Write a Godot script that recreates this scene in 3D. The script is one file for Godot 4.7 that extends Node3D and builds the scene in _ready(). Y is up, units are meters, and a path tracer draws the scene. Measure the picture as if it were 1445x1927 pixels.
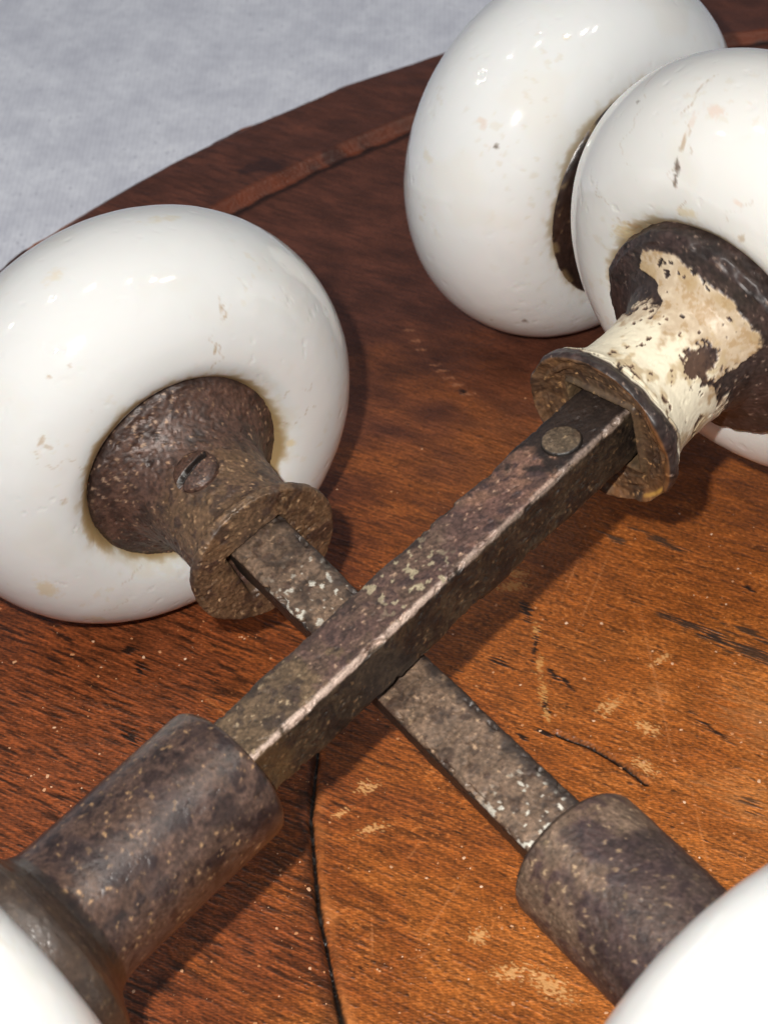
extends Node3D
# Old porcelain door knobs on their iron spindles, lying crosswise on a worn round wooden board.
# Shapes are worked out in millimetres and committed in metres.

const MM := 0.001
const BOARD_C := Vector2(106.5, 66.5)     # centre of the round board (x, z)
const BOARD_R := 207.8
const STEP_R := 190.0                     # foot of the raised rim
const GRAIN := Vector2(0.866, 0.5)        # direction of the wood grain (x, z)
const U0 := -92.0
const LU := 172.0
const V0 := -162.0
const LV := 262.0
const TW := 1400
const TH := 2048

var na := FastNoiseLite.new()
var nb := FastNoiseLite.new()
var nc := FastNoiseLite.new()
var nd := FastNoiseLite.new()
var crack: Array[Vector2] = [Vector2(-9.0, 38.0), Vector2(-9.3, 44.3), Vector2(-9.7, 49.0), Vector2(-10.1, 54.0), Vector2(-9.6, 61.8), Vector2(-9.2, 67.9), Vector2(-8.3, 73.0), Vector2(-7.2, 80.1), Vector2(-6.7, 83.1), Vector2(-5.4, 92.0), Vector2(-3.0, 104.0)]
var split: Array[Vector2] = [Vector2(20.4, 41.8), Vector2(21.9, 42.8), Vector2(24.4, 44.2), Vector2(26.8, 46.3), Vector2(29.4, 49.0), Vector2(30.6, 50.4)]

func _ready() -> void:
	# ---- camera
	var cam := Camera3D.new()
	cam.name = "camera"
	var up := Vector3(0.03624667, 0.73652859, -0.67543454)
	var right := Vector3(0.99934287, -0.02671427, 0.02449835)
	cam.transform = Transform3D(Basis(right, up, right.cross(up)).orthonormalized(), Vector3(0, 206.7754, 225.4786) * MM)
	cam.near = 0.01
	cam.far = 20.0
	var att := CameraAttributesPhysical.new()
	att.frustum_focal_length = 51.866     # a vertical angle of 26.05 degrees
	att.frustum_focus_distance = 0.262
	att.exposure_aperture = 42.0
	att.frustum_near = 0.01
	att.frustum_far = 20.0
	cam.attributes = att
	cam.fov = 26.05
	add_child(cam)
	cam.current = true
	# ---- dim cool room light, and the flash beside the lens that lights the picture
	var env := Environment.new()
	env.background_mode = Environment.BG_COLOR
	env.background_color = Color(0.69, 0.73, 0.8)
	env.background_energy_multiplier = 0.28
	env.tonemap_mode = Environment.TONE_MAPPER_LINEAR
	env.tonemap_exposure = 1.0
	env.sdfgi_enabled = true
	env.ssao_enabled = true
	env.ssil_enabled = true
	var we := WorldEnvironment.new()
	we.name = "world_environment"
	we.environment = env
	add_child(we)
	var flash := AreaLight3D.new()
	flash.name = "camera_flash"
	flash.area_size = Vector2(0.005, 0.005)
	flash.transform = Transform3D(Basis.looking_at(-Vector3(-17, 215, 208)), Vector3(-17, 215, 208) * MM)
	flash.light_energy = 0.072
	flash.light_color = Color(1.0, 0.98, 0.955)
	flash.area_range = 8.0
	flash.shadow_enabled = true
	add_child(flash)

	setup_noise()
	build_ground()
	build_board()
	build_pair_a()
	build_pair_b()
	build_pair_c()
	build_crumbs_and_glints()
	build_lamps()

# ------------------------------------------------------------------ helpers
func setup_noise() -> void:
	var k := 0
	for n: FastNoiseLite in [na, nb, nc, nd]:
		n.noise_type = FastNoiseLite.TYPE_SIMPLEX_SMOOTH
		n.seed = 11 + 7 * k
		n.fractal_type = FastNoiseLite.FRACTAL_FBM
		k += 1
	na.frequency = 0.11
	na.fractal_octaves = 3
	nb.frequency = 0.42
	nb.fractal_octaves = 3
	nc.frequency = 1.5
	nc.fractal_octaves = 2
	nd.frequency = 0.03
	nd.fractal_octaves = 2

func axis(az: float, el := 0.0) -> Vector3:
	return Vector3(sin(az) * cos(el), sin(el), cos(az) * cos(el))

func frame(a: Vector3) -> Basis:
	a = a.normalized()
	var e1 := Vector3.UP.cross(a).normalized()
	return Basis(e1, a.cross(e1), a)

func c8(r: float, g: float, b: float) -> Color:
	return Color(r / 255.0, g / 255.0, b / 255.0)

func ss(a: float, b: float, x: float) -> float:
	var t := clampf((x - a) / (b - a), 0.0, 1.0)
	return t * t * (3.0 - 2.0 * t)

func mat(rough: float, metal := 0.0, spec := 0.5) -> StandardMaterial3D:
	var m := StandardMaterial3D.new()
	m.vertex_color_use_as_albedo = true
	m.vertex_color_is_srgb = true
	m.roughness = rough
	m.metallic = metal
	m.metallic_specular = spec
	return m

func tag(o: Node, label: String, category := "", group := "", kind := "") -> void:
	if label != "": o.set_meta("label", label)
	if category != "": o.set_meta("category", category)
	if group != "": o.set_meta("group", group)
	if kind != "": o.set_meta("kind", kind)

func put(called: String, mesh: Mesh, m: Material, parent: Node, t := Transform3D.IDENTITY) -> MeshInstance3D:
	var o := MeshInstance3D.new()
	o.name = called
	o.mesh = mesh
	o.material_override = m
	o.transform = t
	parent.add_child(o, true)
	return o

# a grid of nu x nv points as one mesh; closed round u when wrap is set
func grid_mesh(p: PackedVector3Array, nu: int, nv: int, wrap: bool, cols: PackedColorArray, uv := PackedVector2Array()) -> ArrayMesh:
	var nrm := PackedVector3Array()
	nrm.resize(nu * nv)
	for j in nv:
		var j0 := maxi(j - 1, 0) * nu
		var j1 := mini(j + 1, nv - 1) * nu
		for i in nu:
			var i0 := i - 1
			var i1 := i + 1
			if wrap:
				i0 = (i + nu - 1) % nu
				i1 = (i + 1) % nu
			else:
				i0 = maxi(i0, 0)
				i1 = mini(i1, nu - 1)
			var n := (p[j * nu + i1] - p[j * nu + i0]).cross(p[j1 + i] - p[j0 + i])
			nrm[j * nu + i] = n.normalized() if n.length_squared() > 1e-16 else Vector3.ZERO
	# poles: borrow the neighbour ring's mean normal
	for j in [0, nv - 1]:
		var o: int = 1 if j == 0 else nv - 2
		var s := Vector3.ZERO
		for i in nu: s += nrm[o * nu + i]
		for i in nu:
			if nrm[j * nu + i] == Vector3.ZERO: nrm[j * nu + i] = s.normalized()
	var idx := PackedInt32Array()
	var cu := nu if wrap else nu - 1
	idx.resize(cu * (nv - 1) * 6)
	var k := 0
	for j in nv - 1:
		for i in cu:
			var i1 := (i + 1) % nu
			var a := j * nu + i
			var b := j * nu + i1
			var c := a + nu
			var d := b + nu
			idx[k] = a
			idx[k + 1] = c
			idx[k + 2] = b
			idx[k + 3] = b
			idx[k + 4] = c
			idx[k + 5] = d
			k += 6
	var q := p.duplicate()
	for i in q.size(): q[i] *= MM
	var arr := []
	arr.resize(Mesh.ARRAY_MAX)
	arr[Mesh.ARRAY_VERTEX] = q
	arr[Mesh.ARRAY_NORMAL] = nrm
	if cols.size(): arr[Mesh.ARRAY_COLOR] = cols
	if uv.size(): arr[Mesh.ARRAY_TEX_UV] = uv
	arr[Mesh.ARRAY_INDEX] = idx
	var m := ArrayMesh.new()
	m.add_surface_from_arrays(Mesh.PRIMITIVE_TRIANGLES, arr)
	return m

# profile points: x = radius, y = place along the axis, z = squareness of the section
func resample(prof: Array, ds: float) -> Array:
	var out := []
	for k in prof.size() - 1:
		var a: Vector3 = prof[k]
		var b: Vector3 = prof[k + 1]
		var n := maxi(1, int(ceil(Vector2(a.x - b.x, a.y - b.y).length() / ds)))
		for i in n: out.append(a.lerp(b, float(i) / n))
	out.append(prof[-1])
	# two light passes of smoothing so that the joints are rounded, not knife sharp
	for it in 2:
		var s := out.duplicate()
		for k in range(1, out.size() - 1):
			s[k] = (out[k - 1] + out[k] * 2.0 + out[k + 1]) * 0.25
		out = s
	return out

# turned, squared or pitted body round its own z axis. disp(P, r, s, phi) -> mm along the normal; col(P, r, s, phi) -> Color
func lathe(prof: Array, ds: float, nphi: int, roll: float, disp: Callable, col: Callable) -> ArrayMesh:
	var pr := resample(prof, ds)
	var nv := pr.size()
	var p := PackedVector3Array()
	var cs := PackedColorArray()
	p.resize(nphi * nv)
	cs.resize(nphi * nv)
	for j in nv:
		var q: Vector3 = pr[j]
		var t: Vector3 = pr[mini(j + 1, nv - 1)] - pr[maxi(j - 1, 0)]
		var n2 := Vector2(t.y, -t.x).normalized()
		for i in nphi:
			var f := TAU * i / nphi
			var r := q.x
			if q.z > 0.0:
				var c := absf(cos(f - roll))
				var s := absf(sin(f - roll))
				r *= lerpf(1.0, pow(pow(c, 18.0) + pow(s, 18.0), -1.0 / 18.0), q.z)
			var cf := cos(f)
			var sf := sin(f)
			var P := Vector3(r * cf, r * sf, q.y)
			cs[j * nphi + i] = col.call(P, q.x, q.y, f)
			var d: float = disp.call(P, q.x, q.y, f)
			if q.x < 0.02: d = 0.0
			p[j * nphi + i] = P + Vector3(n2.x * cf, n2.x * sf, n2.y) * d
	return grid_mesh(p, nphi, nv, true, cs)

func V(r: float, s: float, k := 0.0) -> Vector3:
	return Vector3(r, s, k)

func no_disp(_p: Vector3, _r: float, _s: float, _f: float) -> float:
	return 0.0

# ------------------------------------------------------------------ the setting
func build_ground() -> void:
	var im := Image.create(1024, 1024, false, Image.FORMAT_RGB8)
	var f := FastNoiseLite.new()
	f.seed = 5
	f.frequency = 0.012
	f.fractal_octaves = 4
	var big := f.get_image(1024, 1024, false, false, true).get_data()
	f.seed = 9
	f.frequency = 0.05
	f.fractal_octaves = 3
	var mid := f.get_image(1024, 1024, false, false, true).get_data()
	f.seed = 14
	f.frequency = 0.11
	f.fractal_octaves = 2
	var grit := f.get_image(1024, 1024, false, false, true).get_data()
	var data := PackedByteArray()
	data.resize(1024 * 1024 * 3)
	for i in 1024 * 1024:
		var t := (big[i] - 128) * 0.11 + (mid[i] - 128) * 0.07
		var spot := 16.0 * ss(205.0, 250.0, float(mid[i]) * 0.6 + float(big[i]) * 0.45) + 46.0 * ss(206.0, 236.0, float(grit[i]) + 0.2 * (big[i] - 128)) - 10.0 * ss(60.0, 40.0, float(grit[i]))
		t += (float((i * 7919) % 1013) / 1013.0 - 0.5) * 14.0
		data[i * 3] = int(clampf(227.0 + t - spot, 0, 255))
		data[i * 3 + 1] = int(clampf(230.0 + t - spot, 0, 255))
		data[i * 3 + 2] = int(clampf(240.0 + t * 0.9 - spot * 0.9, 0, 255))
	im = Image.create_from_data(1024, 1024, false, Image.FORMAT_RGB8, data)
	var m := StandardMaterial3D.new()
	m.albedo_texture = ImageTexture.create_from_image(im)
	m.uv1_triplanar = true
	m.uv1_world_triplanar = true
	m.uv1_scale = Vector3.ONE * 5.5
	m.roughness = 0.75
	var pm := PlaneMesh.new()
	pm.size = Vector2(6, 6)
	var o := put("ground", pm, m, self, Transform3D(Basis.IDENTITY, Vector3(0, -0.018, 0)))
	tag(o, "pale grey mottled stone surface under the board", "", "", "structure")

func seg_dist(p: Vector2, line: Array[Vector2]) -> Vector2:
	# x: distance, y: sign of the side
	var best := 1e9
	var side := 1.0
	for k in line.size() - 1:
		var a := line[k]
		var d := line[k + 1] - a
		var t := clampf((p - a).dot(d) / d.length_squared(), 0.0, 1.0)
		var q := p - (a + d * t)
		if q.length() < best:
			best = q.length()
			side = signf(d.cross(q))
	return Vector2(best, side)

func board_uv(x: float, z: float) -> Vector2:
	return Vector2((x * GRAIN.x + z * GRAIN.y - U0) / LU, (z * GRAIN.x - x * GRAIN.y - V0) / LV)

func noise_bytes(seed_: int, freq: float, oct: int, sx: float, sy: float) -> PackedByteArray:
	var f := FastNoiseLite.new()
	f.seed = seed_
	f.frequency = freq
	f.fractal_octaves = oct
	f.noise_type = FastNoiseLite.TYPE_SIMPLEX_SMOOTH
	var im := f.get_image(int(TW / sx), int(TH / sy), false, false, true)
	im.resize(TW, TH, Image.INTERPOLATE_CUBIC)
	return im.get_data()

var wood_rgb: PackedByteArray
var wood_h: PackedByteArray

# a soft-edged mark on the wood at world (x, z): half-lengths along and across the grain, turn, colour, strength, change of height
func mark(x: float, z: float, a: float, b: float, turn: float, col: Color, k: float, dh: float, rag: PackedByteArray) -> void:
	var c := board_uv(x, z)
	var kx := TW / LU
	var ky := TH / LV
	var R := maxf(a, b) * 1.7
	var cx := c.x * TW
	var cy := c.y * TH
	var ct := cos(turn)
	var st := sin(turn)
	for y in range(maxi(0, int(cy - R * ky)), mini(TH - 1, int(cy + R * ky)) + 1):
		for xx in range(maxi(0, int(cx - R * kx)), mini(TW - 1, int(cx + R * kx)) + 1):
			var du := (xx - cx) / kx
			var dv := (y - cy) / ky
			var p := (du * ct + dv * st) / a
			var q := (dv * ct - du * st) / b
			var i := y * TW + xx
			var d := sqrt(p * p + q * q) + (rag[i] - 128) * 0.012
			var w := k * (1.0 - ss(0.45, 1.15, d))
			if w <= 0.003: continue
			wood_rgb[i * 3] = int(lerpf(wood_rgb[i * 3], col.r8, w))
			wood_rgb[i * 3 + 1] = int(lerpf(wood_rgb[i * 3 + 1], col.g8, w))
			wood_rgb[i * 3 + 2] = int(lerpf(wood_rgb[i * 3 + 2], col.b8, w))
			wood_h[i] = clampi(int(wood_h[i] + dh * w), 0, 255)

func paint_wood() -> void:
	var fine := noise_bytes(21, 0.30, 3, 11.0, 1.0)
	var lines := noise_bytes(22, 0.135, 2, 9.0, 1.0)
	var blot := noise_bytes(23, 0.006, 4, 1.6, 1.0)
	var blot2 := noise_bytes(24, 0.02, 4, 2.0, 1.0)
	var pore := noise_bytes(25, 0.24, 2, 4.5, 1.0)
	var fleck := noise_bytes(26, 0.24, 3, 1.6, 1.0)
	wood_rgb.resize(TW * TH * 3)
	wood_h.resize(TW * TH)
	var ku := LU / TW
	var kv := LV / TH
	for y in TH:
		var v := V0 + (y + 0.5) * kv
		for xx in TW:
			var i := y * TW + xx
			var u := U0 + (xx + 0.5) * ku
			var x := u * GRAIN.x - v * GRAIN.y
			var z := u * GRAIN.y + v * GRAIN.x
			var b1 := (blot[i] - 128) / 128.0
			var b2 := (blot2[i] - 128) / 128.0
			var t := clampf((z + 0.12 * x + b1 * 16.0 + b2 * 6.0 + 44.0) / 70.0, 0.0, 1.0)
			t = t * t * (3.0 - 2.0 * t)
			var s := clampf((x + 22.0 + b1 * 14.0 + b2 * 10.0) / 34.0, 0.0, 1.0)
			# varnish: dark and whole at the far side, red-brown by the left, worn to orange on the right
			var r := 92.0 + t * lerpf(29.0, 64.0, s)
			var g := 54.0 + t * lerpf(9.0, 33.0, s)
			var b := 41.0 + t * lerpf(-9.0, -6.0, s)
			var pale := clampf(((x - 20.0) * 0.5 + (z - 28.0) * 0.35 + b1 * 12.0 + b2 * 10.0 - 6.0) / 22.0, 0.0, 1.0) * t
			r += pale * 16.0
			g += pale * 15.0
			b += pale * 10.0
			var gr := (fine[i] - 128) / 128.0
			var ln := (lines[i] - 128) / 128.0
			var amp := lerpf(0.45, 1.0, t)
			var mot := (fleck[i] - 128) / 128.0
			var m := 1.0 + (gr * 0.42 + ln * 0.06) * amp * lerpf(1.1, 0.7, s) + b2 * lerpf(0.24, 0.09, t) + mot * 0.3 * lerpf(0.4, 1.0, t) + (float((i * 7919 + y * 104729) % 1013) / 1013.0 - 0.5) * lerpf(0.12, 0.26, t)
			# dark open grain
			var dk := clampf((-ln - 0.16) * 4.0, 0.0, 1.0) * clampf(0.75 + b2 * 1.6, 0.1, 1.0) * 0.44 * amp * lerpf(1.0, 0.35, s)
			var pd := clampf((float(pore[i]) + b2 * 26.0 - 199.0) / 22.0, 0.0, 1.0) * lerpf(0.35, 0.7, t)
			m *= (1.0 - dk) * (1.0 - 0.62 * pd)
			# worn flecks where the varnish is broken, and glints painted as pale specks
			var fl := clampf((float(fleck[i]) + b2 * 34.0 - lerpf(222.0, 184.0, s * t)) / 18.0, 0.0, 1.0) * t
			r = lerpf(r * m, 206.0, fl * 0.62)
			g = lerpf(g * m, 134.0, fl * 0.62)
			b = lerpf(b * m, 76.0, fl * 0.62)
			# rim: bare orange wood on the step, darker along its foot
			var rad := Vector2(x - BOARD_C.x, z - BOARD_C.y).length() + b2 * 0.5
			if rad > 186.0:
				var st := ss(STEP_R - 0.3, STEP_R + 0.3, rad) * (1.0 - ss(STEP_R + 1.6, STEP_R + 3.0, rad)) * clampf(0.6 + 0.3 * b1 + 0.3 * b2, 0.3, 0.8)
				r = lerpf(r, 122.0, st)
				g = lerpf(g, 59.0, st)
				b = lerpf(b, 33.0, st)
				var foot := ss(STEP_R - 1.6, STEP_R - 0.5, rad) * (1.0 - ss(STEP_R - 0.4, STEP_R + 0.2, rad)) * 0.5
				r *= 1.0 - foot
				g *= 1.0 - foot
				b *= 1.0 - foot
				var chip := ss(206.6, 207.6, rad) * ss(0.1, 0.5, b2 + b1 * 0.6)
				r = lerpf(r, 160.0, chip)
				g = lerpf(g, 92.0, chip)
				b = lerpf(b, 48.0, chip)
			if x > 18.0 and x < 33.0 and z > 38.0 and z < 53.0:
				var sd := seg_dist(Vector2(x, z), split).x
				var sk := (1.0 - ss(0.05, 0.18 + 0.5 * clampf(0.35 + mot * 0.9 + gr * 0.5, 0.0, 1.0), sd)) * 0.85
				r *= 1.0 - sk
				g *= 1.0 - sk
				b *= 1.0 - sk
			if z > 34.0 and x > -14.0 and x < -1.0:
				var cd := seg_dist(Vector2(x, z), crack)
				if cd.y < 0.0:
					var lip := (1.0 - ss(0.9, 2.0 + b2 * 1.2, cd.x)) * (0.55 + b2)
					r = lerpf(r, 206.0, lip * 0.6)
					g = lerpf(g, 128.0, lip * 0.6)
					b = lerpf(b, 70.0, lip * 0.6)
				else:
					var sh := (1.0 - ss(0.6, 2.4 + b2 * 2.0, cd.x)) * 0.32  # shadow beside the crack, painted into the wood
					r *= 1.0 - sh
					g *= 1.0 - sh
					b *= 1.0 - sh * 0.7
				var ck := (1.0 - ss(0.08, 0.24 + 0.5 * clampf(b2 + mot * 0.5 + 0.3, 0.0, 1.0), cd.x)) * 0.85
				r *= 1.0 - ck
				g *= 1.0 - ck
				b *= 1.0 - ck
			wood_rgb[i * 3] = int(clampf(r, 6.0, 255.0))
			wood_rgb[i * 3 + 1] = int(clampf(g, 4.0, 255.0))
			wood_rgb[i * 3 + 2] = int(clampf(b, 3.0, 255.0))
			wood_h[i] = int(clampf(140.0 + amp * (gr * 34.0 + ln * 30.0) + mot * 40.0 + float((i * 7919 + y * 104729) % 1013) * 0.022 - 11.0 - pd * 60.0 - dk * 40.0 - fl * 22.0 + b2 * 14.0, 0.0, 255.0))
	# single marks
	var black := c8(24, 16, 13)
	var grey := c8(58, 46, 40)
	for q: Array in [[21.0, 32.0, 1.3, 0.38, 0.5], [22.2, 32.9, 1.3, 0.3, 0.5], [12.3, -25.5, 0.7, 0.6, 0.0], [-33.6, 38.6, 1.3, 0.45, 0.8], [-32.6, 39.9, 1.1, 0.6, 0.3], [-33.6, 24.6, 0.9, 0.6, 0.2], [-32.2, 28.3, 1.1, 0.5, 0.7], [19.3, 41.8, 1.5, 0.4, 0.1], [13.9, 29.2, 1.4, 0.5, 0.0], [16.1, 42.3, 0.7, 0.35, 0.3], [18.2, 20.3, 1.6, 0.6, 0.8], [19.4, 37.0, 1.6, 0.35, 1.0], [39.8, 41.9, 2.6, 0.35, 0.3], [42.6, 54.0, 1.4, 0.7, 0.4], [47.7, 17.3, 0.9, 0.5, 0.3], [18.9, 26.4, 2.2, 0.4, 1.2]]:
		mark(q[0], q[1], q[2], q[3], q[4], black, 0.85, -70.0, fine)
	for q: Array in [[45.7, 28.6, 6.5, 1.2, 0.05], [37.2, 7.5, 3.4, 0.6, 0.1], [39.4, 24.3, 5.0, 0.7, 0.1], [31.5, 7.2, 2.2, 0.5, 0.0], [47.0, 26.0, 4.0, 0.6, 0.1]]:
		mark(q[0], q[1], q[2], q[3], q[4], grey, 0.75, -50.0, fine)
	mark(-19.4, -83.4, 4.2, 1.6, -0.9, c8(48, 31, 30), 0.55, 0.0, blot2)
	mark(-12.5, -36.6, 5.5, 2.4, 0.3, c8(58, 30, 27), 0.5, 0.0, blot2)
	mark(-7.5, -87.0, 4.0, 1.4, -1.0, c8(44, 28, 26), 0.5, 0.0, blot2)
	var tan := c8(216, 158, 92)
	for q: Array in [[19.2, 23.7, 1.1, 0.5, 1.2], [19.2, 29.9, 1.6, 0.55, 1.2], [19.3, 34.6, 2.0, 0.55, 1.1], [19.4, 38.5, 1.2, 0.4, 1.0], [16.6, 15.6, 1.8, 0.9, -0.8], [17.6, 13.2, 1.3, 0.7, -0.5]]:
		mark(q[0], q[1], q[2], q[3], q[4], tan, 0.8, -26.0, fleck)
	for q: Array in [[33.8, 36.2, 1.6, 1.3, 0.5], [45.3, 40.4, 5.5, 4.0, 0.5], [42.1, 53.1, 4.5, 3.0, 0.2]]:
		mark(q[0], q[1], q[2], q[3], q[4], c8(206, 144, 92), 0.34, -16.0, fine)
	for q: Array in [[27.6, 37.7, 1.8, 0.6, -1.3], [26.4, 37.4, 1.0, 0.4, -1.2], [31.6, 41.5, 1.5, 0.9, 0.2], [-2.8, 56.0, 1.6, 0.6, -0.9], [-3.3, 49.3, 1.4, 0.9, -0.6], [16.4, 79.0, 3.0, 1.2, 0.2], [12.3, 77.3, 1.8, 1.0, -0.4], [30.6, 47.5, 1.6, 0.8, 0.3], [-6.6, 53.3, 1.2, 0.5, -1.0], [34.6, 30.0, 1.5, 0.5, -1.1], [9.0, 72.1, 1.0, 1.0, 0.0]]:
		mark(q[0], q[1], q[2], q[3], q[4], c8(228, 172, 112), 0.85, -30.0, fleck)
	# scratches
	for q: Array in [[8.3, 62.9, 2.0, 73.2], [4.7, 73.4, 1.6, 74.7], [-3.1, 68.5, -3.2, 74.5], [25.6, 11.6, 23.3, 17.6], [30.0, 10.0, 24.0, 25.0], [36.0, 52.0, 36.5, 66.0], [3.0, 58.0, 1.2, 60.8], [33.0, 20.0, 34.5, 50.0], [-24.0, 33.0, -21.0, 36.5]]:
		var a := Vector2(q[0], q[1])
		var b := Vector2(q[2], q[3])
		var d := b - a
		var ang := atan2(d.dot(Vector2(-GRAIN.y, GRAIN.x)), d.dot(GRAIN))
		mark((a.x + b.x) / 2, (a.y + b.y) / 2, d.length() / 2, 0.16, ang, c8(205, 132, 78), 0.55, -40.0, fleck)
	# a broken line of pale chatter marks on the dark varnish
	var chat: Array[Vector2] = [Vector2(4.8, -40.8), Vector2(5.7, -38.2), Vector2(6.5, -36.0), Vector2(8.5, -32.2), Vector2(9.3, -30.6), Vector2(10.4, -28.8), Vector2(11.4, -27.2), Vector2(12.9, -24.9)]
	for p in chat: mark(p.x, p.y, 0.9, 0.32, -0.5, c8(176, 118, 84), 0.75, -30.0, fleck)

func board_height(x: float, z: float, rad: float, wob: float) -> float:
	var h := nd.get_noise_2d(x * 1.0, z * 1.0) * 0.35 + na.get_noise_2d(x * 0.8, z * 2.0) * 0.10
	h += 1.5 * ss(STEP_R, STEP_R + 2.4, rad + wob)
	h -= 0.9 * ss(BOARD_R - 1.6, BOARD_R, rad)
	if z > 34.0 and absf(x + 8.0) < 10.0:
		var d := seg_dist(Vector2(x, z), crack)
		var wid := 0.42 + 0.18 * nb.get_noise_1d(z * 1.3)
		h -= 0.9 * (1.0 - ss(wid * 0.2, wid * 1.2, d.x))
		if d.y < 0.0: h += 0.22 * exp(-d.x / 1.1)
	if x > 18.0 and x < 33.0 and z > 38.0 and z < 53.0:
		var d := seg_dist(Vector2(x, z), split)
		h -= 0.5 * (1.0 - ss(0.1, 0.6, d.x))
	return h

func build_board() -> void:
	paint_wood()
	var m := StandardMaterial3D.new()
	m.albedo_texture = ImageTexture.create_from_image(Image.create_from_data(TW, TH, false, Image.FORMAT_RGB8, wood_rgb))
	m.heightmap_enabled = true
	m.heightmap_texture = ImageTexture.create_from_image(Image.create_from_data(TW, TH, false, Image.FORMAT_L8, wood_h))
	m.heightmap_scale = 0.035
	m.roughness = 0.4
	m.metallic_specular = 0.45
	var root := Node3D.new()
	root.name = "round_board"
	root.position = Vector3(BOARD_C.x, -18.0, BOARD_C.y) * MM
	add_child(root)
	tag(root, "worn round wooden board with a raised rim under the door knobs", "board")
	# rings: fine where the camera looks
	var angs := PackedFloat32Array()
	var a := -85.0
	while a < 154.0:
		angs.append(deg_to_rad(a))
		a += 4.0
	a = 154.0
	while a < 274.8:
		angs.append(deg_to_rad(a))
		a += 0.17
	var rads := PackedFloat32Array([0.0, 20.0, 40.0, 60.0])
	var q := 66.0
	while q < 189.5:
		rads.append(q)
		q += 0.42
	q = 189.5
	while q < 193.5:
		rads.append(q)
		q += 0.25
	while q < BOARD_R - 1.8:
		rads.append(q)
		q += 0.6
	while q < BOARD_R:
		rads.append(q)
		q += 0.2
	rads.append(BOARD_R)
	var top := rads.size()
	var nu := angs.size()
	var nv := top + 4
	var p := PackedVector3Array()
	var uv := PackedVector2Array()
	p.resize(nu * nv)
	uv.resize(nu * nv)
	for j in nv:
		for i in nu:
			var c := cos(angs[i])
			var s := sin(angs[i])
			var r: float = rads[mini(j, top - 1)]
			var wob := na.get_noise_2d(c * 60.0, s * 60.0) * 0.8
			if j >= top - 2:
				# a nibbled outer edge
				r += na.get_noise_2d(c * 90.0, s * 90.0) * 0.9 - 1.3 * ss(0.32, 0.5, nb.get_noise_2d(c * 60.0, s * 60.0)) + nb.get_noise_2d(c * 160.0, s * 160.0) * 0.18
			var y := 0.0
			var x := BOARD_C.x + r * c
			var z := BOARD_C.y + r * s
			if j < top: y = board_height(x, z, r, wob)
			elif j == top: y = -0.4
			elif j == top + 1: y = -9.0
			elif j == top + 2: y = -16.5
			else:
				y = -17.9
				r -= 1.2
				x = BOARD_C.x + r * c
				z = BOARD_C.y + r * s
			p[j * nu + (nu - 1 - i)] = Vector3(x - BOARD_C.x, y + 18.0, z - BOARD_C.y)
			uv[j * nu + (nu - 1 - i)] = board_uv(x, z)
	var cut := 0
	while rads[cut] < STEP_R - 0.4: cut += 1
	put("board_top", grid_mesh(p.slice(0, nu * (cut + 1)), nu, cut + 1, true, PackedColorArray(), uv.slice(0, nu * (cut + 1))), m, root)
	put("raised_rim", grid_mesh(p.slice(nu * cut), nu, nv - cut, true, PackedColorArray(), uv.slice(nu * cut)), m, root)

# ------------------------------------------------------------------ porcelain
func knob_profile(R: float, b: float, ain: float, drop: float) -> Array:
	var out := []
	for k in 25:
		var t := PI / 2 * k / 24.0                      # domed front
		out.append(V(R * pow(sin(t), 0.92), -17.5 * pow(cos(t), 0.95)))
	for k in range(1, 25):
		var t := PI / 2 * k / 24.0                      # rounded back
		out.append(V(16.5 + (R - 16.5) * cos(t), b * sin(t)))
	for k in range(1, 13):
		var t := PI / 2 * k / 12.0                      # in to the mouth
		out.append(V(16.5 - ain * sin(t), b - drop * (1.0 - cos(t))))
	out.append(V(16.5 - ain - 0.3, b - drop - 3.0))
	out.append(V(0.0, b - drop - 3.2))
	return out

var porcelain: StandardMaterial3D

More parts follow.
